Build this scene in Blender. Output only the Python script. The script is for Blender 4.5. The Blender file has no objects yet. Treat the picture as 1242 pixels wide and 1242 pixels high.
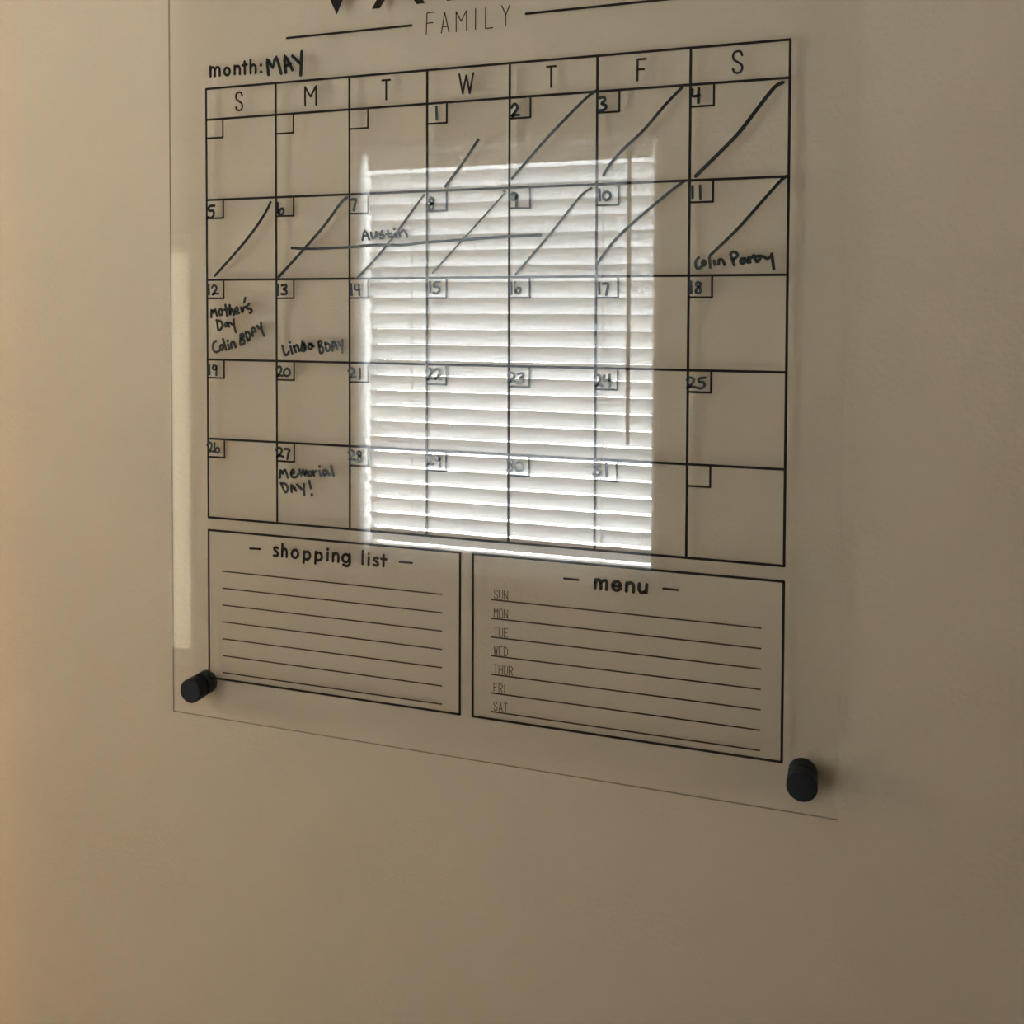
import bpy, bmesh, math, random
from mathutils import Vector, Matrix
random.seed(7)

# settings
SKY = 2.5                      # strength of the overcast sky
DAY = 590.0                    # daylight standing outside the window
HALL_FILL = 60.0                    # added fill light in the unseen hall
WALL = (0.445, 0.368, 0.270)
ROOM = (0.58, 0.55, 0.49)
F0 = 0.045
FILM = 0.006
TILT = math.radians(52)
SL0 = 1.877                    # height of the topmost slat's middle
DOOR_Y = -0.97  # jamb of the added doorway, set where it cuts off the warm glow
LAMP = (-5.0, -3.2, 1.0)
LAMP_E = 4600.0
WARM = (1.0, 0.56, 0.19)
S = bpy.context.scene
COL = S.collection

# ------------------------------------------------------------------ camera
cam_d = bpy.data.cameras.new('camera')
cam_d.sensor_width = 36.0
cam_d.lens = 35.92
cam_d.shift_x = 0.05475
cam_d.shift_y = -0.1675
cam_d.clip_start = 0.01
cam = bpy.data.objects.new('camera', cam_d)
COL.objects.link(cam)
rx = Vector((0.9382622, 0.3459192, 0.0019923))
ry = Vector((-0.0127006, 0.0286922, 0.9995076))
rz = Vector((0.3456918, -0.9378255, 0.0313142))
cam.matrix_world = Matrix(((rx.x, ry.x, rz.x, 0.5656), (rx.y, ry.y, rz.y, -0.8416), (rx.z, ry.z, rz.z, 1.5), (0, 0, 0, 1)))
S.camera = cam

# ------------------------------------------------------------------ sky, exposure, lamps of large area
world = bpy.data.worlds.new('world'); S.world = world; world.use_nodes = True
bg = world.node_tree.nodes['Background']
bg.inputs[0].default_value = (0.90, 0.95, 1.0, 1)
bg.inputs[1].default_value = SKY
S.view_settings.view_transform = 'Standard'
S.view_settings.look = 'None'
S.view_settings.exposure = 0.0
S.view_settings.gamma = 1.0
S.view_settings.use_curve_mapping = False
S.cycles.max_bounces = 12
S.cycles.diffuse_bounces = 6
S.cycles.glossy_bounces = 6
S.cycles.transparent_max_bounces = 24
S.cycles.caustics_reflective = False
S.cycles.caustics_refractive = False
S.cycles.sample_clamp_indirect = 0
S.cycles.use_denoising = True
S.cycles.denoising_prefilter = 'ACCURATE'
S.cycles.use_adaptive_sampling = False

def point_lamp(name, loc, power, color, size):
    d = bpy.data.lights.new(name, 'POINT'); d.energy = power; d.color = color; d.shadow_soft_size = size
    o = bpy.data.objects.new(name, d); o.location = loc; COL.objects.link(o); return o

def area_lamp(name, loc, look, sx, sy, power, color):
    d = bpy.data.lights.new(name, 'AREA'); d.shape = 'RECTANGLE'; d.size = sx; d.size_y = sy; d.energy = power; d.color = color
    o = bpy.data.objects.new(name, d); o.location = loc
    o.rotation_euler = (Vector(look) - Vector(loc)).to_track_quat('-Z', 'Z').to_euler(); COL.objects.link(o); return o
# bright overcast daylight standing outside the window
area_lamp('daylight', (-0.55, -2.05, 1.0), (-0.55, 0, 1.0), 2.6, 2.0, DAY, (0.90, 0.96, 1.0))
# added fill light in the unseen hall, brightens the wall's left through the doorway
area_lamp('hall_fill', (-5.3, -2.4, 1.9), (-1.7, -0.6, 1.5), 1.5, 0.9, HALL_FILL, (1.0, 0.88, 0.68))

# ------------------------------------------------------------------ materials
def mat(name, color, rough=0.5, spec=0.5, metallic=0.0, noise=None, bump=None):
    m = bpy.data.materials.new(name); m.use_nodes = True
    nt = m.node_tree; b = nt.nodes['Principled BSDF']
    b.inputs['Base Color'].default_value = (*color, 1)
    b.inputs['Roughness'].default_value = rough
    b.inputs['Specular IOR Level'].default_value = spec
    b.inputs['Metallic'].default_value = metallic
    tc = nt.nodes.new('ShaderNodeTexCoord')
    if noise:
        scale, amount = noise
        n = nt.nodes.new('ShaderNodeTexNoise'); n.inputs['Scale'].default_value = scale; n.inputs['Detail'].default_value = 4
        nt.links.new(tc.outputs['Object'], n.inputs['Vector'])
        mx = nt.nodes.new('ShaderNodeMix'); mx.data_type = 'RGBA'
        mx.inputs[6].default_value = (*[c * (1 - amount) for c in color], 1)
        mx.inputs[7].default_value = (*[min(1, c * (1 + amount)) for c in color], 1)
        nt.links.new(n.outputs['Fac'], mx.inputs[0]); nt.links.new(mx.outputs[2], b.inputs['Base Color'])
    if bump:
        scale, strength, dist = bump
        n = nt.nodes.new('ShaderNodeTexNoise'); n.inputs['Scale'].default_value = scale; n.inputs['Detail'].default_value = 3
        nt.links.new(tc.outputs['Object'], n.inputs['Vector'])
        bp = nt.nodes.new('ShaderNodeBump'); bp.inputs['Strength'].default_value = strength; bp.inputs['Distance'].default_value = dist
        nt.links.new(n.outputs['Fac'], bp.inputs['Height']); nt.links.new(bp.outputs[0], b.inputs['Normal'])
    return m

def clear_mat(name, tint, f0, rough=0.0, film=0.0):
    """Thin clear sheet: light goes straight through, Fresnel reflection on either face (Schlick)."""
    m = bpy.data.materials.new(name); m.use_nodes = True
    nt = m.node_tree; nt.nodes.clear(); N = nt.nodes.new; L = nt.links.new
    out = N('ShaderNodeOutputMaterial'); mix = N('ShaderNodeMixShader')
    tr = N('ShaderNodeBsdfTransparent'); tr.inputs[0].default_value = (*tint, 1)
    gl = N('ShaderNodeBsdfGlossy'); gl.inputs[0].default_value = (1, 1, 1, 1); gl.inputs['Roughness'].default_value = rough
    g = N('ShaderNodeNewGeometry')
    dp = N('ShaderNodeVectorMath'); dp.operation = 'DOT_PRODUCT'
    L(g.outputs['Normal'], dp.inputs[0]); L(g.outputs['Incoming'], dp.inputs[1])
    ab = N('ShaderNodeMath'); ab.operation = 'ABSOLUTE'; L(dp.outputs['Value'], ab.inputs[0])
    su = N('ShaderNodeMath'); su.operation = 'SUBTRACT'; su.inputs[0].default_value = 1.0; L(ab.outputs[0], su.inputs[1])
    pw = N('ShaderNodeMath'); pw.operation = 'POWER'; L(su.outputs[0], pw.inputs[0]); pw.inputs[1].default_value = 5.0
    ma = N('ShaderNodeMath'); ma.operation = 'MULTIPLY_ADD'; L(pw.outputs[0], ma.inputs[0]); ma.inputs[1].default_value = 1 - f0; ma.inputs[2].default_value = f0
    L(ma.outputs[0], mix.inputs[0]); L(tr.outputs[0], mix.inputs[1]); L(gl.outputs[0], mix.inputs[2]); 
    if film:                                        # faint, slightly uneven pale diffuse layer mixed over the face
        tc = N('ShaderNodeTexCoord'); n = N('ShaderNodeTexNoise'); n.inputs['Scale'].default_value = 7; n.inputs['Detail'].default_value = 3; n.inputs['Distortion'].default_value = 1.5
        mr = N('ShaderNodeMapRange'); mr.inputs[3].default_value = film * 0.8; mr.inputs[4].default_value = film * 1.2
        df = N('ShaderNodeBsdfDiffuse'); df.inputs[0].default_value = (0.72, 0.76, 0.74, 1); m2 = N('ShaderNodeMixShader')
        L(tc.outputs['Object'], n.inputs['Vector']); L(n.outputs['Fac'], mr.inputs[0]); L(mr.outputs[0], m2.inputs[0])
        L(mix.outputs[0], m2.inputs[1]); L(df.outputs[0], m2.inputs[2]); L(m2.outputs[0], out.inputs[0])
    else:
        L(mix.outputs[0], out.inputs[0])
    return m

M = dict(
    wall=mat('wall_paint', WALL, 0.7, 0.25, noise=(9, 0.02), bump=(260, 0.55, 0.0014)),
    room=mat('room_paint', ROOM, 0.8, 0.2, noise=(9, 0.02)),
    ceiling=mat('ceiling_paint', (0.62, 0.58, 0.5), 0.9, 0.1, noise=(20, 0.03)),
    floor=mat('floor_carpet', (0.09, 0.07, 0.055), 0.95, 0.1, noise=(160, 0.25), bump=(300, 0.6, 0.004)),
    trim=mat('trim_paint', (0.80, 0.79, 0.76), 0.35, 0.5, noise=(12, 0.01)),
    slat=mat('white_slat', (0.90, 0.90, 0.90), 0.4, 0.4, noise=(30, 0.01)),
    cord=mat('ladder_cord', (0.9, 0.9, 0.88), 0.8, 0.2),
    wand=mat('tilt_wand_plastic', (0.55, 0.52, 0.45), 0.3, 0.5),
    cabinet=mat('cabinet_paint', (0.80, 0.77, 0.68), 0.4, 0.4, noise=(15, 0.02)),
    print=mat('printed_ink', (0.008, 0.007, 0.008), 0.0, 0.5),
    rule=mat('printed_rule_ink', (0.040, 0.026, 0.019), 0.05, 0.5),
    marker=mat('marker_ink', (0.005, 0.011, 0.011), 0.18, 0.45),
    metal=mat('black_standoff', (0.006, 0.008, 0.011), 0.6, 0.22, noise=(60, 0.2)),
    brass=mat('brass', (0.5, 0.38, 0.18), 0.3, 0.5, metallic=1.0),
    acrylic=clear_mat('clear_acrylic', (0.998, 0.999, 0.997), F0, film=FILM),
    edge=clear_mat('acrylic_edge', (0.45, 0.46, 0.43), 0.05),
    shade=mat('cream_roller_shade', (0.75, 0.70, 0.60), 0.8, 0.2, noise=(40, 0.03)),
    glass=clear_mat('window_glass', (0.97, 0.98, 0.98), 0.04),
)

def let_light_through(m, share):
    nt = m.node_tree; b = nt.nodes['Principled BSDF']; out = nt.nodes['Material Output']
    t = nt.nodes.new('ShaderNodeBsdfTranslucent'); t.inputs[0].default_value = b.inputs['Base Color'].default_value
    x = nt.nodes.new('ShaderNodeMixShader'); x.inputs[0].default_value = share
    nt.links.new(b.outputs[0], x.inputs[1]); nt.links.new(t.outputs[0], x.inputs[2]); nt.links.new(x.outputs[0], out.inputs[0])
let_light_through(M['slat'], 0.15)
let_light_through(M['shade'], 0.4)

# ------------------------------------------------------------------ helpers
def link(name, bm, material, parent=None, smooth=False):
    me = bpy.data.meshes.new(name); bm.to_mesh(me); bm.free()
    for mm in (material if isinstance(material, (list, tuple)) else [material]): me.materials.append(mm)
    if smooth:
        for p in me.polygons: p.use_smooth = True
    o = bpy.data.objects.new(name, me); COL.objects.link(o)
    if parent: o.parent = parent
    return o
def dup(o, parent, loc):
    c = o.copy(); c.parent = parent; c.location = loc; COL.objects.link(c)
    for ch in o.children: 
        d = ch.copy(); d.parent = c; COL.objects.link(d)
    return c
def thing(name, label, cat, loc=(0, 0, 0), group=None):
    o = bpy.data.objects.new(name, None); o.location = loc; o.empty_display_size = 0.05; COL.objects.link(o)
    o['label'] = label; o['category'] = cat
    if group: o['group'] = group
    return o
def struct(o): o['kind'] = 'structure'; return o
def box(bm, a, b, bevel=0.0):
    r = bmesh.ops.create_cube(bm, size=1.0)
    vs = r['verts']
    for v in vs: v.co = Vector([a[i] + (b[i] - a[i]) * (v.co[i] + 0.5) for i in range(3)])
    if bevel:
        es = list({e for v in vs for e in v.link_edges})
        bmesh.ops.bevel(bm, geom=es, offset=bevel, segments=2, affect='EDGES', profile=0.6)
    return bm
def nb(a, b, bevel=0.0): return box(bmesh.new(), a, b, bevel)
def lathe(bm, prof, n=40, axis='y', c=(0, 0, 0)):
    """prof: (radius, height along axis) pairs, revolved."""
    rings = []
    for r, h in prof:
        ring = []
        for i in range(n):
            t = 2 * math.pi * i / n
            p = {'y': (r * math.cos(t), h, r * math.sin(t)), 'z': (r * math.cos(t), r * math.sin(t), h)}[axis]
            ring.append(bm.verts.new(Vector(p) + Vector(c)))
        rings.append(ring)
    for a, b in zip(rings, rings[1:]):
        for i in range(n): bm.faces.new((a[i], a[(i + 1) % n], b[(i + 1) % n], b[i]))
    bm.faces.new(rings[0]); bm.faces.new(rings[-1][::-1])
    bmesh.ops.recalc_face_normals(bm, faces=bm.faces)
    return bm
def smooth_line(pts, k=4):
    if len(pts) < 3: return list(pts)
    P = [pts[0]] + list(pts) + [pts[-1]]; out = []
    for i in range(1, len(P) - 2):
        p0, p1, p2, p3 = P[i - 1:i + 3]
        for j in range(k):
            t = j / k
            out.append(tuple(0.5 * (2 * p1[a] + (p2[a] - p0[a]) * t + (2 * p0[a] - 5 * p1[a] + 4 * p2[a] - p3[a]) * t * t + (3 * p1[a] - p0[a] - 3 * p2[a] + p3[a]) * t ** 3) for a in (0, 1)))
    out.append(tuple(pts[-1])); return out
def poly_prism(bm, pts, y0, y1):
    """flat outline in x,z, thickness from y0 (room side) to y1"""
    a = [bm.verts.new((p[0], y0, p[1])) for p in pts]; b = [bm.verts.new((p[0], y1, p[1])) for p in pts]
    bm.faces.new(a); bm.faces.new(b[::-1])
    n = len(pts)
    for i in range(n): bm.faces.new((a[i], b[i], b[(i + 1) % n], a[(i + 1) % n]))
def angular(bm, pts, w, y0, y1):
    '''straight pieces with round joints, for printed capitals'''
    for k, (a, b) in enumerate(zip(pts, pts[1:])): stroke(bm, [a, b], w, y0 + (k % 2) * 1e-5, y1 + (k % 2) * 1e-5, True)
def stroke(bm, pts, w, y0, y1, cap=True):
    """ink line of width w through pts (x,z in metres)"""
    pts = [Vector(p) for p in pts]
    q = [pts[0]]
    for p in pts[1:]:
        if (p - q[-1]).length > 1e-5: q.append(p)
    pts = q
    if len(pts) < 2 or (len(pts) == 2 and (pts[1] - pts[0]).length < w * 0.4):
        c = pts[0]; poly_prism(bm, [(c.x + w * .6 * math.cos(math.pi * i / 5), c.y + w * .6 * math.sin(math.pi * i / 5)) for i in range(10)], y0, y1); return
    L, R = [], []
    for i, p in enumerate(pts):
        d = (pts[min(i + 1, len(pts) - 1)] - pts[max(i - 1, 0)])
        if d.length < 1e-7: d = pts[i] - pts[i - 1]
        d.normalize(); n = Vector((-d.y, d.x)) * w / 2
        L.append(p + n); R.append(p - n)
    y1v = []
    for ys in (y0, y1):
        y1v.append([(bm.verts.new((a.x, ys, a.y)), bm.verts.new((b.x, ys, b.y))) for a, b in zip(L, R)])
    f, g = y1v
    for i in range(len(pts) - 1):
        bm.faces.new((f[i][0], f[i + 1][0], f[i + 1][1], f[i][1]))
        bm.faces.new((g[i][0], g[i][1], g[i + 1][1], g[i + 1][0]))
        bm.faces.new((f[i][0], g[i][0], g[i + 1][0], f[i + 1][0]))
        bm.faces.new((f[i][1], f[i + 1][1], g[i + 1][1], g[i][1]))
    for (a, b), (c, d) in ((f[0], g[0]), (f[-1], g[-1])): bm.faces.new((a, b, d, c))
    if cap:
        for p in (pts[0], pts[-1]):
            poly_prism(bm, [(p.x + w / 2 * math.cos(math.pi * i / 4), p.y + w / 2 * math.sin(math.pi * i / 4)) for i in range(8)], y0 + 1e-5, y1 - 1e-5)

# marks on the sheet, in millimetres from the top-left corner of the printed grid
HAND = {
  'MAY': [[[68.5,8.3],[67.5,23.1],[73.1,14.3],[76.5,24.3],[82.1,8.2]],[[86.9,8.8],[85.8,24.6],[93.8,10.7]],[[86.2,14.7],[91.8,16.3]],[[93.9,23.4],[102.2,15.9]],[[103.6,26.7],[102.5,5.2]]],
  'MothersDay': [[[4.7,-218.3],[5.1,-211.0],[7.1,-214.5],[8.7,-210.6],[11.0,-216.9]],[[16.0,-210.8],[16.8,-211.7],[17.2,-213.1],[17.1,-214.5],[16.5,-215.7],[15.6,-216.3],[14.6,-216.2],[13.8,-215.3],[13.4,-213.9],[13.5,-212.5],[14.1,-211.3],[15.0,-210.7],[16.0,-210.8]],[[20.5,-206.5],[22.4,-217.0]],[[25.3,-206.8],[25.4,-216.6],[26.7,-211.9],[28.6,-211.6],[29.9,-216.0]],[[19.4,-211.3],[26.8,-210.0]],[[31.3,-213.0],[34.2,-211.9],[33.4,-208.9],[31.3,-210.6],[32.2,-214.9],[35.9,-214.2]],[[37.7,-209.0],[39.2,-214.0],[40.5,-209.3],[42.8,-208.4]],[[42.5,-199.6],[41.3,-204.0]],[[46.6,-205.4],[43.4,-209.3],[49.0,-210.7],[48.8,-213.6],[47.2,-214.2]],[[11.2,-221.5],[12.6,-231.0],[17.2,-227.2],[15.6,-222.7],[10.4,-221.3]],[[22.4,-223.3],[19.8,-225.2],[20.8,-227.4],[23.0,-225.5],[22.8,-223.6],[24.4,-227.4]],[[25.2,-223.4],[28.9,-225.7]],[[29.6,-220.4],[30.1,-226.4],[31.8,-232.6]]],
  'ColinBDAY': [[[9.7,-241.3],[6.9,-243.5],[6.5,-249.6],[10.2,-252.1],[14.3,-249.8]],[[16.6,-245.1],[17.3,-245.8],[17.6,-247.0],[17.5,-248.2],[17.0,-249.2],[16.2,-249.7],[15.4,-249.6],[14.7,-248.9],[14.4,-247.7],[14.5,-246.5],[15.0,-245.5],[15.7,-245.0],[16.6,-245.1]],[[17.6,-239.2],[21.0,-249.5]],[[23.2,-244.1],[24.5,-248.7]],[[22.9,-240.9],[23.0,-241.0]],[[27.1,-247.7],[26.6,-243.3],[29.5,-241.6],[31.7,-246.8]],[[37.2,-235.2],[36.8,-244.4],[41.2,-242.9],[40.6,-239.7],[37.4,-239.0],[40.9,-236.4],[39.1,-234.1],[36.6,-235.3]],[[42.9,-232.9],[45.4,-240.9],[47.6,-235.4],[45.0,-232.1],[42.5,-232.8]],[[50.5,-236.0],[49.4,-229.4],[52.2,-228.6],[53.7,-232.2]],[[49.8,-232.9],[53.0,-231.6]],[[55.0,-226.2],[57.9,-229.0],[60.1,-227.4]],[[59.2,-222.9],[60.4,-229.9],[62.7,-235.6]]],
  'LindaBDAY': [[[82.3,-244.7],[84.7,-252.7],[87.2,-253.1],[89.3,-250.2]],[[90.8,-245.2],[92.8,-251.7]],[[90.1,-241.4],[90.1,-241.5]],[[94.1,-244.9],[96.5,-250.4]],[[94.6,-246.3],[97.8,-243.8],[100.3,-249.5]],[[103.7,-239.8],[102.3,-248.2],[105.1,-249.5],[107.0,-246.2],[104.4,-241.0],[105.6,-248.1]],[[110.3,-242.5],[109.8,-246.5],[112.7,-247.1],[113.6,-243.4],[110.6,-242.6],[115.3,-244.9]],[[120.3,-240.5],[122.0,-250.9],[125.2,-249.1],[124.6,-245.5],[121.1,-244.8],[123.6,-241.8],[121.8,-239.6],[119.8,-241.0]],[[127.2,-241.6],[128.7,-248.8],[132.1,-247.1],[131.4,-242.9],[127.0,-241.5]],[[134.7,-248.6],[135.0,-239.7],[138.1,-243.2],[139.1,-246.7]],[[135.0,-244.6],[138.2,-243.9]],[[140.8,-240.8],[142.8,-243.9],[145.0,-239.3]],[[144.8,-238.7],[144.5,-250.0]]],
  'MemorialDAY': [[[79.1,-369.2],[80.2,-361.6],[82.3,-365.4],[84.6,-361.0],[87.7,-368.7]],[[90.7,-364.8],[94.4,-363.6],[93.2,-360.9],[90.9,-363.7],[92.5,-367.7],[96.9,-367.3],[98.8,-364.1]],[[100.1,-360.5],[102.0,-366.2],[103.3,-360.9],[104.5,-361.4],[105.6,-365.7],[107.0,-360.6],[108.9,-365.6]],[[112.0,-361.4],[112.7,-362.0],[113.0,-363.0],[112.9,-364.1],[112.4,-365.0],[111.7,-365.5],[110.8,-365.4],[110.1,-364.8],[109.8,-363.8],[109.9,-362.7],[110.4,-361.8],[111.2,-361.3],[112.0,-361.4]],[[114.5,-360.7],[115.3,-365.1]],[[115.2,-362.1],[117.8,-360.6]],[[120.8,-360.3],[122.3,-364.8]],[[121.1,-356.3],[121.2,-356.3]],[[126.9,-359.4],[127.6,-360.0],[127.9,-361.1],[127.8,-362.3],[127.3,-363.3],[126.6,-363.9],[125.8,-363.8],[125.1,-363.1],[124.8,-362.0],[124.8,-360.8],[125.3,-359.8],[126.1,-359.3],[126.9,-359.4]],[[128.3,-359.4],[131.3,-363.7]],[[133.1,-354.9],[135.6,-363.8]],[[80.4,-374.5],[85.0,-382.7],[87.5,-379.1],[85.5,-374.9],[80.1,-374.4]],[[91.8,-381.8],[91.3,-375.0],[96.3,-380.4]],[[91.2,-378.5],[95.1,-377.7]],[[97.5,-374.6],[102.0,-378.3]],[[104.8,-373.6],[104.5,-378.6],[105.2,-383.6]],[[110.1,-370.4],[112.0,-377.1]],[[112.9,-383.1],[113.0,-383.2]]],
  'ColinParty': [[[463.7,-168.2],[461.3,-172.0],[462.7,-177.2],[466.5,-175.3]],[[468.2,-170.8],[468.7,-171.4],[469.0,-172.3],[468.9,-173.3],[468.6,-174.1],[468.0,-174.5],[467.4,-174.4],[466.9,-173.8],[466.6,-172.9],[466.6,-171.9],[467.0,-171.1],[467.6,-170.7],[468.2,-170.8]],[[472.2,-168.4],[472.9,-176.2]],[[475.9,-170.8],[476.7,-174.1]],[[479.3,-173.8],[479.7,-170.3],[482.3,-170.4],[484.1,-174.2]],[[491.5,-174.6],[489.4,-168.4],[488.7,-165.2],[491.9,-164.2],[494.1,-167.0],[490.3,-170.5]],[[498.3,-169.7],[499.0,-170.5],[499.2,-171.6],[498.9,-172.7],[498.1,-173.4],[497.2,-173.3],[496.5,-172.5],[496.3,-171.4],[496.6,-170.3],[497.4,-169.6],[498.3,-169.7]],[[499.6,-169.3],[501.9,-172.6]],[[502.5,-168.8],[503.7,-172.6]],[[502.9,-170.0],[505.5,-168.2]],[[506.1,-167.2],[508.8,-172.3]],[[505.2,-168.3],[511.4,-167.6]],[[509.8,-172.1],[512.7,-167.8],[516.6,-169.9],[519.2,-168.1]],[[520.0,-166.2],[521.7,-178.1]]],
  'Austin': [[[165.2,-147.6],[167.6,-139.1],[171.8,-147.5]],[[166.0,-144.2],[169.9,-143.7]],[[173.6,-141.1],[174.6,-145.5],[177.6,-145.6],[179.0,-140.8]],[[178.6,-140.8],[179.7,-144.7]],[[184.7,-140.0],[181.8,-143.2],[186.2,-143.7],[185.8,-146.4],[182.6,-146.3]],[[190.2,-139.8],[191.4,-145.7],[193.6,-144.8]],[[188.3,-143.2],[193.6,-142.4]],[[197.3,-142.6],[198.3,-146.1]],[[196.6,-138.5],[196.7,-138.6]],[[202.2,-145.5],[201.3,-141.5]],[[201.7,-143.0],[205.1,-139.9],[207.5,-141.8],[209.3,-145.9]]],
  'line': [[[92.6,-153.6],[110.0,-154.7],[131.2,-154.5],[153.0,-153.9],[177.7,-152.4],[205.2,-153.0],[228.5,-150.9],[256.2,-149.9],[303.7,-147.6],[331.9,-147.1]]],
}
SLASH = {
  1: [[275.8,-63.4],[264.0,-80.0],[245.5,-102.4]],
  2: [[379.1,-28.7],[368.7,-35.9],[338.3,-64.5],[317.4,-86.4],[306.4,-98.2]],
  3: [[449.5,-31.0],[435.5,-44.7],[418.7,-63.6],[402.1,-78.2],[391.9,-89.2],[385.8,-98.4]],
  4: [[526.8,-32.9],[520.1,-36.6],[507.0,-53.3],[494.6,-69.3],[482.0,-82.3],[460.8,-102.8]],
  5: [[70.2,-110.4],[67.0,-116.5],[56.7,-130.7],[37.8,-151.4],[9.0,-178.6]],
  6: [[149.6,-108.9],[143.5,-113.4],[127.6,-132.6],[104.3,-155.9],[78.7,-180.4]],
  7: [[225.1,-109.2],[205.3,-133.8],[183.3,-159.5],[159.3,-182.6]],
  8: [[299.0,-109.0],[297.2,-113.3],[259.4,-151.8],[233.4,-178.3]],
  9: [[375.5,-109.0],[367.4,-114.4],[354.2,-129.8],[339.3,-147.6],[309.7,-180.6]],
  10: [[451.9,-106.4],[438.9,-115.6],[405.3,-143.4],[391.1,-158.1],[380.3,-172.9]],
  11: [[531.2,-105.5],[526.3,-108.8],[512.6,-124.4],[494.0,-145.7],[472.7,-166.6]],
}
PRINT = {
  'month': [[[5.1,11.7],[4.9,20.8]],[[4.9,17.8],[6.9,20.0],[9.6,18.4],[10.1,11.5]],[[10.1,17.6],[12.3,19.9],[15.0,18.2],[15.3,11.6]],[[24.5,18.0],[25.7,16.8],[26.3,15.1],[26.1,13.4],[25.2,12.0],[23.8,11.3],[22.3,11.7],[21.1,12.8],[20.5,14.5],[20.7,16.3],[21.6,17.7],[23.0,18.3],[24.5,18.0]],[[31.8,11.7],[31.8,19.4]],[[31.8,16.9],[34.5,19.2],[37.2,17.2],[37.4,11.3]],[[42.6,22.6],[42.8,11.1]],[[40.3,19.2],[44.9,19.6]],[[49.0,23.9],[49.1,11.1]],[[49.2,16.5],[51.8,18.9],[54.4,16.9],[54.6,10.9]],[[60.2,17.9],[60.3,17.8]],[[60.4,11.5],[60.5,11.4]]],
  'shopping': [[[76.3,-436.3],[73.9,-435.6],[72.5,-437.4],[76.0,-440.5],[75.8,-443.4],[72.2,-443.6]],[[81.5,-431.6],[81.0,-443.8]],[[81.2,-438.4],[83.8,-436.2],[85.9,-438.2],[85.9,-443.7]],[[96.0,-436.5],[97.4,-437.5],[98.1,-439.2],[97.9,-441.1],[96.9,-442.8],[95.3,-443.7],[93.6,-443.6],[92.2,-442.6],[91.5,-440.9],[91.7,-439.0],[92.7,-437.4],[94.3,-436.5],[96.0,-436.5]],[[104.6,-436.9],[103.9,-447.6]],[[108.7,-437.1],[110.1,-438.1],[110.7,-439.8],[110.6,-441.7],[109.5,-443.3],[108.0,-444.2],[106.2,-444.2],[104.9,-443.2],[104.2,-441.5],[104.4,-439.6],[105.4,-438.0],[107.0,-437.1],[108.7,-437.1]],[[116.7,-436.2],[116.2,-447.2]],[[121.0,-436.9],[122.3,-437.9],[123.0,-439.6],[122.8,-441.5],[121.8,-443.1],[120.2,-444.0],[118.6,-443.9],[117.2,-442.9],[116.5,-441.3],[116.7,-439.4],[117.7,-437.7],[119.3,-436.8],[121.0,-436.9]],[[129.2,-436.0],[128.9,-443.4]],[[129.2,-432.8],[129.3,-432.9]],[[134.8,-436.1],[134.5,-443.7]],[[134.7,-438.8],[137.4,-435.6],[140.1,-437.7],[139.9,-443.7]],[[149.0,-436.2],[150.4,-437.1],[151.1,-438.8],[150.9,-440.7],[149.9,-442.3],[148.3,-443.2],[146.5,-443.1],[145.1,-442.1],[144.4,-440.5],[144.6,-438.6],[145.7,-437.0],[147.3,-436.1],[149.0,-436.2]],[[151.6,-435.8],[151.9,-443.7],[149.0,-446.9],[145.2,-445.8]],[[165.1,-431.5],[164.8,-443.4]],[[171.0,-436.6],[170.8,-443.6]],[[171.0,-433.3],[171.2,-433.4]],[[180.2,-436.9],[177.3,-436.5],[176.3,-438.7],[180.0,-440.9],[179.6,-443.5],[175.8,-443.3]],[[185.9,-433.4],[185.6,-443.6]],[[183.4,-437.1],[188.4,-437.1]]],
  'menu': [[[380.7,-444.6],[381.1,-437.5]],[[381.1,-439.5],[383.2,-437.3],[385.3,-438.5],[385.7,-444.6]],[[385.7,-439.5],[388.3,-437.4],[390.6,-438.6],[390.4,-444.9]],[[395.5,-440.9],[402.2,-441.1],[401.3,-438.4],[398.8,-437.3],[395.6,-439.7],[396.2,-443.4],[399.0,-444.8],[402.4,-443.2]],[[407.2,-444.6],[407.5,-437.7]],[[407.4,-439.5],[410.1,-437.3],[413.1,-438.8],[413.1,-444.7]],[[418.0,-437.5],[417.8,-442.5],[420.5,-444.8],[423.3,-442.6]],[[424.1,-437.5],[423.6,-444.5]]],
  'dashes': [[[46.2,-439.1],[57.7,-438.7]],[[201.4,-438.3],[213.8,-438.1]],[[354.0,-439.0],[366.4,-439.1]],[[437.6,-439.4],[449.7,-439.6]]],
  'family': [[[234.3,50.2],[227.7,49.8],[227.0,31.6]],[[227.3,40.9],[233.2,41.0]],[[241.2,31.2],[244.4,48.8],[248.3,31.3]],[[242.2,36.6],[247.2,36.5]],[[255.1,31.1],[255.0,48.5],[259.6,39.8],[264.6,48.4],[264.7,31.1]],[[272.9,49.3],[272.8,31.7]],[[282.0,49.0],[281.9,31.5],[288.5,31.5]],[[296.5,49.6],[300.2,41.3],[303.6,49.1]],[[300.2,41.3],[300.0,31.8]]],
}

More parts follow.
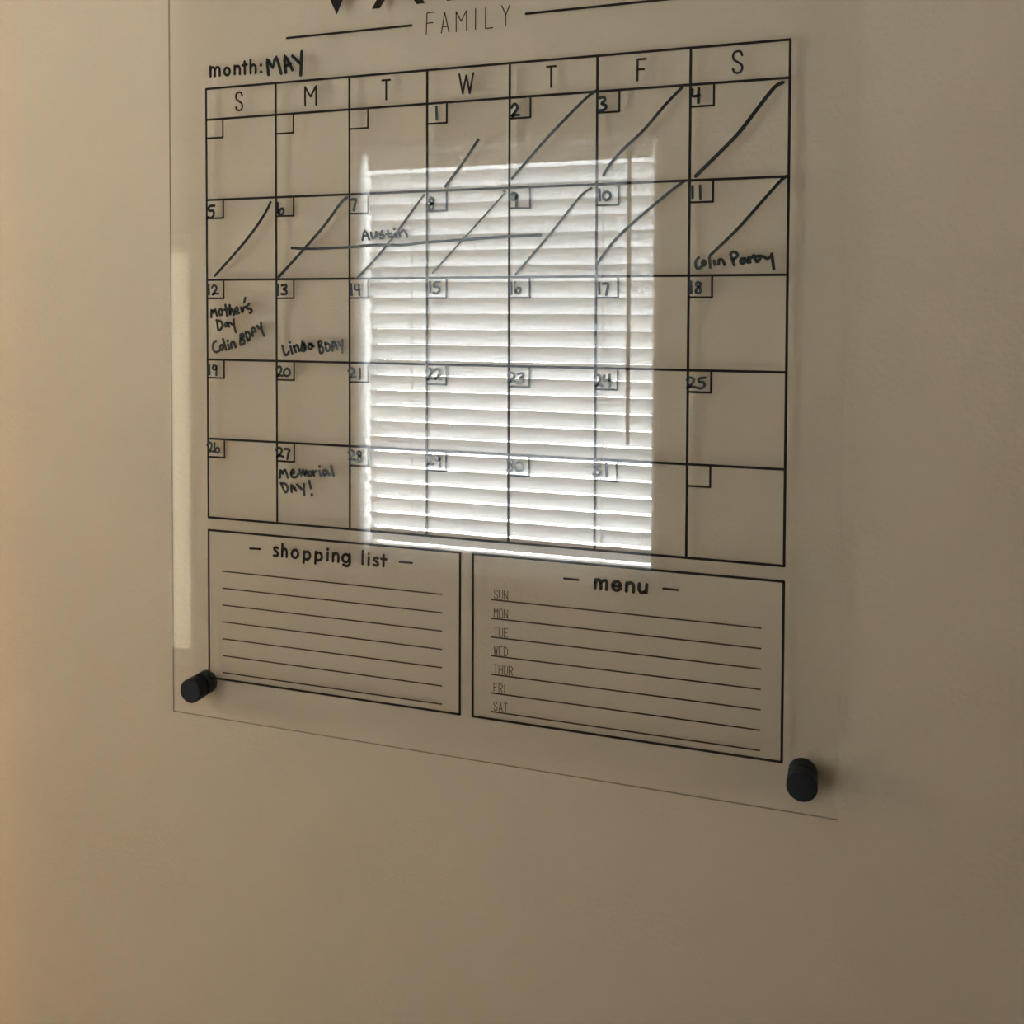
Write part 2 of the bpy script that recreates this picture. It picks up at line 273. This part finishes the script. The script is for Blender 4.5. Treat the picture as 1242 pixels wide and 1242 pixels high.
# ------------------------------------------------------------------ the room
WY = 0.0175           # face of the wall that carries the calendar
BY = -1.6             # face of the opposite wall
XL, XR, H = -1.7, 3.2, 2.44
WX0, WX1, WZ0, WZ1 = -0.612, 0.160, 0.843, 1.904       # window opening in the opposite wall
RB = 0.022            # rounded plaster corner of the window openings
VX0, VX1, VZ0, VZ1 = -1.62, -1.150, 0.50, 1.690        # second, shaded window opening
struct(link('wall_front', nb((XL - 0.12, WY, 0), (XR + 0.12, WY + 0.12, H)), M['wall']))
for nm, z0, z1 in (('floor', -0.1, 0), ('ceiling', H, H + 0.1)):
    bm = nb((XL, BY - 0.108, z0), (XR + 0.12, WY + 0.12, z1)); box(bm, (-5.6, -3.7, z0), (XL, WY + 0.12, z1))
    struct(link(nm, bm, M[nm]))
struct(link('wall_right', nb((XR, BY - 0.12, 0), (XR + 0.12, WY, H)), M['room']))
bm = bmesh.new()                                        # opposite wall, in four pieces around the window opening
BT = BY - 0.108
for x0, x1, z0, z1 in ((XL, VX0 - RB, 0, H), (VX1 + RB, WX0 - RB, 0, H), (WX1 + RB, XR, 0, H), (VX0 - RB, VX1 + RB, 0, VZ0 - RB), (VX0 - RB, VX1 + RB, VZ1 + RB, H),
                       (WX0 - RB, WX1 + RB, 0, WZ0 - RB), (WX0 - RB, WX1 + RB, WZ1 + RB, H)):
    box(bm, (x0, BT, z0), (x1, BY, z1))
struct(link('wall_back', bm, M['room']))
bm = bmesh.new()                                        # left wall; unseen doorway added so its jamb cuts the lamp's light
DY0, DY1, DZ = DOOR_Y, -0.18, 2.03
box(bm, (XL - 0.02, BT, 0), (XL, DY0, H)); box(bm, (XL - 0.02, DY1, 0), (XL, WY, H)); box(bm, (XL - 0.02, DY0, DZ), (XL, DY1, H))
struct(link('wall_left', bm, M['room']))
bm = bmesh.new()                                        # unseen hall added beyond the doorway to enclose its lights
box(bm, (-5.6, -3.7, 0), (-5.5, 0.135, H)); box(bm, (-5.5, -3.7, 0), (XL - 0.02, -3.6, H)); box(bm, (-5.5, WY, 0), (XL - 0.12, 0.135, H)); box(bm, (XL - 0.02, -3.7, 0), (XL, BT, H))
struct(link('wall_hall_added', bm, M['room']))
struct(link('baseboard_front', nb((XL, WY - 0.013, 0), (XR, WY, 0.09), 0.003), M['trim']))
struct(link('baseboard_back', nb((XL, BY, 0), (XR, BY + 0.013, 0.09), 0.003), M['trim']))

# the windows: plastered recess with rounded corners, frame and pane
def surround(x0, x1, z0, z1):
    bm = bmesh.new(); rings = []
    prof = [(RB * (1 - math.sin(math.pi / 2 * i / 8)), -RB * (1 - math.cos(math.pi / 2 * i / 8))) for i in range(9)] + [(0, BT - BY)]
    for o, y in prof:
        rings.append([bm.verts.new((x, BY + y, z)) for x, z in ((x0 - o, z0 - o), (x1 + o, z0 - o), (x1 + o, z1 + o), (x0 - o, z1 + o))])
    for a, b in zip(rings, rings[1:]):
        for i in range(4): bm.faces.new((a[i], a[(i + 1) % 4], b[(i + 1) % 4], b[i]))
    return bm
def window(name, x0, x1, z0, z1):
    w = bpy.data.objects.new(name, None); COL.objects.link(w); w['kind'] = 'structure'
    link('window_reveal', surround(x0, x1, z0, z1), M['trim'], w)
    f = 0.009; fy0, fy1 = BT + 0.002, BT + 0.020
    bm = bmesh.new()
    for a, c in (((x0, z0), (x0 + f, z1)), ((x1 - f, z0), (x1, z1)), ((x0 + f, z0), (x1 - f, z0 + f)), ((x0 + f, z1 - f), (x1 - f, z1))):
        box(bm, (a[0], fy0, a[1]), (c[0], fy1, c[1]))
    link('window_frame', bm, M['trim'], w)
    link('pane', nb((x0 + f, fy0 + .006, z0 + f), (x1 - f, fy0 + .010, z1 - f)), M['glass'], w)
    return w
window('window_1', WX0, WX1, WZ0, WZ1)
window('window_2', VX0, VX1, VZ0, VZ1)
rs = thing('roller_shade', 'cream roller shade drawn down, a pale strip reflected at the left edge of the sheet', 'shade', ((VX0 + VX1) / 2, BY - 0.03, VZ0))
VW = (VX1 - VX0) / 2 - 0.0008
bm = bmesh.new(); lathe(bm, [(0.016, -VW), (0.016, VW)], 20, 'z')
bmesh.ops.rotate(bm, verts=bm.verts, cent=(0, 0, 0), matrix=Matrix.Rotation(math.pi / 2, 3, 'Y')); bmesh.ops.translate(bm, verts=bm.verts, vec=(0, -0.01, VZ1 - VZ0 - 0.02))
link('roller', bm, M['trim'], rs)
link('shade_cloth', nb((-VW, 0.004, 0.015), (VW, 0.005, VZ1 - VZ0)), M['shade'], rs)
link('hem_bar', nb((-VW, 0, 0.0003), (VW, 0.009, 0.018), 0.002), M['trim'], rs)

# horizontal blind hung in the recess, seen in the sheet's reflection
SYC = BY - 0.062
bl = thing('window_blind', 'white two inch slat blind in the window reflected in the clear sheet', 'blind', ((WX0 + WX1) / 2 + 0.004, SYC, WZ0))
SW = (WX1 - WX0) / 2 - 0.008
link('headrail', nb((-SW, -0.026, WZ1 - WZ0 - 0.010), (SW, 0.020, WZ1 - WZ0 - 0.0005), 0.002), M['slat'], bl)
link('valance', nb((-SW, 0.0255, WZ1 - WZ0 - 0.040), (SW, 0.0280, WZ1 - WZ0 - 0.0005), 0.0008), M['slat'], bl)
def slat_bm(tilt):
    bm = bmesh.new(); n = 6; wd = 0.050; th = 0.0028; rows = []
    for i in range(n + 1):
        s = -0.5 + i / n
        x, h = s * wd, 0.0022 * (1 - (2 * s) ** 2)        # a slight crown across the slat
        for dz in (0, 1):
            hh = h + dz * th - th / 2
            y = x * math.cos(tilt) - hh * math.sin(tilt); z = x * math.sin(tilt) + hh * math.cos(tilt)
            rows.append((bm.verts.new((-SW, y, z)), bm.verts.new((SW, y, z))))
    for i in range(n):
        a, b, c, d = rows[2 * i], rows[2 * i + 1], rows[2 * i + 2], rows[2 * i + 3]
        bm.faces.new((a[0], c[0], c[1], a[1])); bm.faces.new((b[0], b[1], d[1], d[0]))
        bm.faces.new((a[0], b[0], d[0], c[0])); bm.faces.new((a[1], c[1], d[1], b[1]))
    a, b = rows[0], rows[1]; bm.faces.new((a[0], a[1], b[1], b[0]))
    a, b = rows[-2], rows[-1]; bm.faces.new((a[0], b[0], b[1], a[1]))
    bmesh.ops.recalc_face_normals(bm, faces=bm.faces)
    return bm
PITCH = 0.0411
slat0 = link('slat', slat_bm(TILT), M['slat'], bl)
slat0.location = (0, 0, SL0 - WZ0)
for i in range(1, 25): dup(slat0, bl, (0, 0, SL0 - WZ0 - i * PITCH))
zb = SL0 - 25 * PITCH - WZ0 + 0.006
link('bottom_rail', nb((-SW, -0.022, zb - 0.009), (SW, 0.022, zb + 0.009), 0.003), M['slat'], bl)
for x in (-0.476, -0.208, 0.031):
    bm = bmesh.new()
    for y in (-0.027, 0.027):
        lathe(bm, [(0.0014, 0.015), (0.0014, WZ1 - WZ0 - 0.04)], 6, 'z', (x - (WX0 + WX1) / 2, y, 0))
    for i in range(25):
        z = SL0 - WZ0 - i * PITCH - 0.004
        box(bm, (x - (WX0 + WX1) / 2 - 0.0008, -0.026, z - 0.0008), (x - (WX0 + WX1) / 2 + 0.0008, 0.026, z + 0.0008))
    link('ladder_cord', bm, M['cord'], bl)
bm = bmesh.new()
lathe(bm, [(0.003, 1.17 - WZ0), (0.0052, 1.175 - WZ0), (0.0052, 1.88 - WZ0), (0.002, 1.885 - WZ0)], 10, 'z', (0.098 - (WX0 + WX1) / 2, 0.042, 0))
link('tilt_wand', bm, M['wand'], bl)

# hall lamp with a glowing globe: its light comes through the added doorway and grazes the wall's left edge
fl = thing('floor_lamp', 'slim floor lamp with a warm glowing globe standing in the added hall', 'lamp', (LAMP[0], LAMP[1], 0))
bm = bmesh.new(); lathe(bm, [(0.13, 0), (0.13, 0.012), (0.02, 0.025)], 32, 'z'); link('base', bm, M['metal'], fl)
bm = bmesh.new(); lathe(bm, [(0.01, 0.02), (0.01, LAMP[2] - 0.05)], 16, 'z'); link('pole', bm, M['metal'], fl)
gm = bpy.data.materials.new('glowing_globe'); gm.use_nodes = True; nt = gm.node_tree; nt.nodes.clear()
em = nt.nodes.new('ShaderNodeEmission'); em.inputs[0].default_value = (*WARM, 1); em.inputs[1].default_value = LAMP_E
oo = nt.nodes.new('ShaderNodeOutputMaterial'); nt.links.new(em.outputs[0], oo.inputs[0])
bm = bmesh.new(); bmesh.ops.create_icosphere(bm, subdivisions=3, radius=0.05); g = link('globe', bm, gm, fl, True); g.location = (0, 0, LAMP[2])

# ------------------------------------------------------------------ the wall calendar
C = 0.076; ZT = 1.70954
COLS = 7; HH = 0.38687 * C; ROWH = 1.0079 * C
rows = [0, HH] + [HH + ROWH * i for i in range(1, 6)]
B0, B1 = 5.58994 * C, 7.49176 * C
cal = thing('wall_calendar', 'clear acrylic month calendar with black print and marker notes on black standoffs', 'calendar', (0.266, WY, 1.10))
def P(o):                                              # keep world placement under the empty
    o.matrix_parent_inverse = Matrix.Translation(-Vector(cal.location)); return o
def part(name, bm, m, parent=None, smooth=False):
    o = link(name, bm, m, parent or cal, smooth)
    if parent is None: P(o)
    return o
PX0, PX1, PZ0, PZ1 = -0.0425, 0.5745, 1.1005, 1.905
TH = 0.0025
bm = nb((PX0, 0, PZ0), (PX1, TH, PZ1))
for f in bm.faces: f.material_index = 0 if abs(f.normal.y) > 0.5 else 1
sheet = part('acrylic_sheet', bm, [M['acrylic'], M['edge']])
YB0, YB1 = -0.00022, -0.00007                          # print on the front face
YF0, YF1 = -0.00055, -0.00040                          # marker over it
def at(u, v): return (u, ZT - v)                       # metres right of / below the grid's corner
W1 = 0.0021
bm = bmesh.new()
for c in range(COLS + 1): stroke(bm, [at(c * C, 0), at(c * C, rows[-1])], W1, YB0, YB1)
link_rows = []
for r in rows: stroke(bm, [at(0, r), at(7 * C, r)], W1, YB0 - 0.00001, YB1 + 0.00001)
part('printed_grid', bm, M['print'])
box0 = None
for r in range(5):
    for c in range(7):
        bm = bmesh.new(); u, v = c * C, rows[r + 1]
        stroke(bm, [at(u, v + 0.232 * C), at(u + 0.243 * C, v + 0.232 * C)], 0.0017, YB0, YB1)
        stroke(bm, [at(u + 0.243 * C, v), at(u + 0.243 * C, v + 0.232 * C)], 0.0017, YB0 + 0.00001, YB1 + 0.00001)
        part('day_box', bm, M['print'])
for a, b in ((0, 3.418), (3.577, 7.0)):
    bm = bmesh.new()
    for p, q in (((a, B0), (b, B0)), ((a, B1), (b, B1)), ((a, B0), (a, B1)), ((b, B0), (b, B1))):
        stroke(bm, [at(p[0] * C, p[1]), at(q[0] * C, q[1])], W1, YB0, YB1)
    part('printed_list_frame' if a == 0 else 'printed_menu_frame', bm, M['print'])
for a, b in ((0.2, 3.196), (3.796, 6.783)):
    for i in range(7):
        v = (6.102 + i * (7.403 - 6.102) / 6) * C
        bm = bmesh.new(); stroke(bm, [at(a * C, v), at(b * C, v)], 0.0013, YB0, YB1, False); part('ruled_line', bm, M['rule'])

GL = {  # thin condensed capitals in a 0..1 box, y down
    'S': [[(.95, .2), (.8, .04), (.5, 0), (.15, .06), (.03, .22), (.15, .38), (.5, .5), (.87, .63), (.97, .8), (.82, .95), (.5, 1), (.18, .95), (.03, .8)]],
    'M': [[(0, 1), (0, 0), (.5, .55), (1, 0), (1, 1)]], 'T': [[(0, 0), (1, 0)], [(.5, 0), (.5, 1)]],
    'W': [[(0, 0), (.25, 1), (.5, .1), (.75, 1), (1, 0)]], 'F': [[(1, 0), (0, 0), (0, 1)], [(0, .48), (.8, .48)]],
    'U': [[(0, 0), (0, .8), (.2, 1), (.8, 1), (1, .8), (1, 0)]], 'N': [[(0, 1), (0, 0), (1, 1), (1, 0)]],
    'O': [[(.2, 0), (.8, 0), (1, .2), (1, .8), (.8, 1), (.2, 1), (0, .8), (0, .2), (.2, 0)]],
    'E': [[(1, 0), (0, 0), (0, 1), (1, 1)], [(0, .5), (.8, .5)]], 'D': [[(0, 0), (0, 1), (.6, 1), (1, .75), (1, .25), (.6, 0), (0, 0)]],
    'H': [[(0, 0), (0, 1)], [(1, 0), (1, 1)], [(0, .5), (1, .5)]], 'R': [[(0, 1), (0, 0), (.7, 0), (1, .15), (1, .38), (.7, .52), (0, .52)], [(.5, .52), (1, 1)]],
    'I': [[(.5, 0), (.5, 1)]], 'A': [[(0, 1), (.5, 0), (1, 1)], [(.2, .68), (.8, .68)]],
}
def glyph(bm, ch, u, v, w, h, lw, y0=YB0, y1=YB1, sm=False):
    for k, st in enumerate(GL[ch]):
        pts = [at(u + p[0] * w, v + p[1] * h) for p in st]
        if ch == 'S': pts = smooth_line(pts, 3)
        (stroke if ch == 'S' else angular)(bm, pts, lw, y0 + k * 2e-5, y1 + k * 2e-5)
for c, ch in enumerate('SMTWTFS'):
    w = {'S': .10, 'M': .15, 'T': .10, 'W': .17, 'F': .085}[ch] * C
    bm = bmesh.new(); glyph(bm, ch, (c + 0.48) * C - w / 2, 0.075 * C, w, 0.225 * C, 0.0018); part('weekday_letter', bm, M['print'])
for i, word in enumerate(('SUN', 'MON', 'TUE', 'WED', 'THUR', 'FRI', 'SAT')):
    v = (6.102 + i * (7.403 - 6.102) / 6 - 0.118) * C; u = 3.835 * C
    bm = bmesh.new()
    for ch in word:
        gw = 0.0032 if ch != 'I' else 0.0012
        glyph(bm, ch, u, v, gw, 0.0076, 0.0006); u += gw + 0.0014
    part('day_name', bm, M['rule'])
def mark(strokes, w, y0, y1, sm=True):
    bm = bmesh.new()
    for k, st in enumerate(strokes):
        pts = [(a / 1000, ZT + b / 1000) for a, b in st]
        if sm: pts = smooth_line(pts, 3)
        (stroke if sm else angular)(bm, pts, w, y0 - (k % 6) * 1e-5, y1 - (k % 6) * 1e-5)
    return bm
part('month_word', mark(PRINT['month'], 0.0025, YB0 + 6e-5, YB1 + 6e-5), M['print'])
part('shopping_list_title', mark(PRINT['shopping'], 0.0025, YB0 + 6e-5, YB1 + 6e-5), M['print'])
part('menu_title', mark(PRINT['menu'], 0.0028, YB0 + 6e-5, YB1 + 6e-5), M['print'])
for st in PRINT['dashes']: part('title_dash', mark([st], 0.0018, YB0, YB1, False), M['print'])
part('family_word', mark(PRINT['family'], 0.0010, YB0 + 6e-5, YB1 + 6e-5, False), M['rule'])
for a, b in ((87.9, 212.9), (318.1, 443.5)):
    part('title_line', mark([[(a, 40.5), (b, 40.5)]], 0.0021, YB0, YB1, False), M['print'])
# heavy capitals of the family name; only their feet are inside the photograph
def letter(polys):
    bm = bmesh.new()
    for p in polys: poly_prism(bm, [(a / 1000, ZT + b / 1000) for a, b in p], YB0, YB1)
    part('title_letter', bm, M['print'])
letter([[(139.4, 57.1), (121.5, 94), (129.5, 94), (139.4, 73.5), (149.3, 94), (157.3, 94)]])
letter([[(174.4, 58.6), (182.4, 58.6), (200, 83), (218, 58.6), (225.9, 58.6), (203.5, 94), (196.5, 94)], [(186.5, 66.3), (213.6, 66.3), (210, 71.5), (190, 71.5)]])
letter([[(246.2, 58.6), (254.3, 58.6), (254.3, 82), (276, 58.6), (282, 58.6), (282, 94), (274, 94), (274, 71), (252.5, 94), (246.2, 94)]])

# marker writing on the front face
WM = 0.0023
def note(key, w=WM): part('handwritten_note', mark(HAND[key], w, YF0, YF1), M['marker'])
part('handwritten_month', mark(HAND['MAY'], 0.0031, YF0, YF1), M['marker'])
for k in ('MothersDay', 'ColinBDAY', 'LindaBDAY', 'MemorialDAY', 'ColinParty'): note(k, 0.0025)
note('Austin', 0.0022)
part('marker_line', mark(HAND['line'], 0.0025, YF0, YF1), M['marker'])
SWD = {1: .0025, 2: .0024, 3: .0025, 4: .0030, 5: .0026, 6: .0027, 7: .0021, 8: .0016, 9: .0020, 10: .0024, 11: .0025}
for k in SLASH: part('slash_mark', mark([SLASH[k]], SWD[k], YF0 - 8e-5, YF1 - 8e-5), M['marker'])
HD = {  # hand-drawn figures in a 0..1 box, y down
    '0': [[(.5, .2), (.1, .35), (.05, .75), (.45, 1), (.9, .75), (.85, .35), (.5, .2)]],
    '1': [[(.45, 0), (.5, 1)]],
    '2': [[(.05, .25), (.4, .0), (.8, .2), (.65, .55), (.1, .98), (.5, .85), (1, .9)]],
    '3': [[(.1, .1), (.7, .02), (.75, .3), (.35, .48), (.85, .65), (.7, .95), (.05, .95)]],
    '4': [[(.15, .05), (.1, .5), (.8, .5)], [(.75, .0), (.75, 1.05)]],
    '5': [[(.9, .02), (.3, .08), (.2, .42), (.7, .45), (.85, .75), (.5, 1), (.1, .95)]],
    '6': [[(.15, .0), (.1, .75), (.5, 1), (.9, .8), (.75, .5), (.35, .6), (.3, .95)]],
    '7': [[(.0, .12), (.75, .1), (.65, .5), (.5, 1.05)]],
    '8': [[(.75, .15), (.35, .05), (.2, .3), (.75, .6), (.65, .98), (.25, .95), (.25, .65), (.75, .35), (.75, .15)]],
    '9': [[(.8, .15), (.3, .05), (.15, .4), (.6, .5), (.8, .15), (.75, 1.05)]],
}
for day in range(1, 32):
    k = day + 2; r, c = k // 7, k % 7
    rnd = random.Random(day)
    u = c * C + (0.02 if day > 9 else 0.03 if day != 1 else 0.09) * C + (-0.035 * C if day > 9 else -0.02 * C) + rnd.uniform(-.004, .006) * C
    v = rows[r + 1] + (0.055 + rnd.uniform(-.01, .02) - (0.03 if day == 1 else 0)) * C
    bm = bmesh.new(); s = str(day)
    for j, ch in enumerate(s):
        w = (0.092 if len(s) == 2 else 0.105) * C * rnd.uniform(.9, 1.1); h = (0.125 if day > 9 else 0.15) * C * rnd.uniform(.93, 1.07)
        for st in HD[ch]:
            pts = smooth_line([at(u + (p[0] + rnd.uniform(-.04, .04)) * w, v + (p[1] + rnd.uniform(-.03, .03)) * h) for p in st], 3)
            stroke(bm, pts, 0.0022 if day > 9 else 0.0025, YF0 - j * 1e-5, YF1 - j * 1e-5)
        u += w * (1.12 if ch != '1' else 0.85)
    part('day_number', bm, M['marker'])

# standoffs: barrel behind the sheet, screw cap in front
def standoff(x, z):
    bm = bmesh.new(); lathe(bm, [(0.0100, TH + 0.0002), (0.0112, TH + 0.0010), (0.0112, WY - 0.0012), (0.0105, WY - 0.0001)], 40, 'y')
    b = part('standoff', bm, M['metal'], cal, False)
    b.location = Vector((x, 0, z)) - Vector(cal.location)
    bm = bmesh.new(); lathe(bm, [(0.0112, -0.0007), (0.0117, -0.0014), (0.0117, -0.0122), (0.0108, -0.0134)], 40, 'y')
    link('standoff_cap', bm, M['metal'], b)
for x, z in ((-0.0133, 1.1290), (0.5477, 1.1280), (-0.0133, 1.876), (0.5477, 1.876)): standoff(x, z)
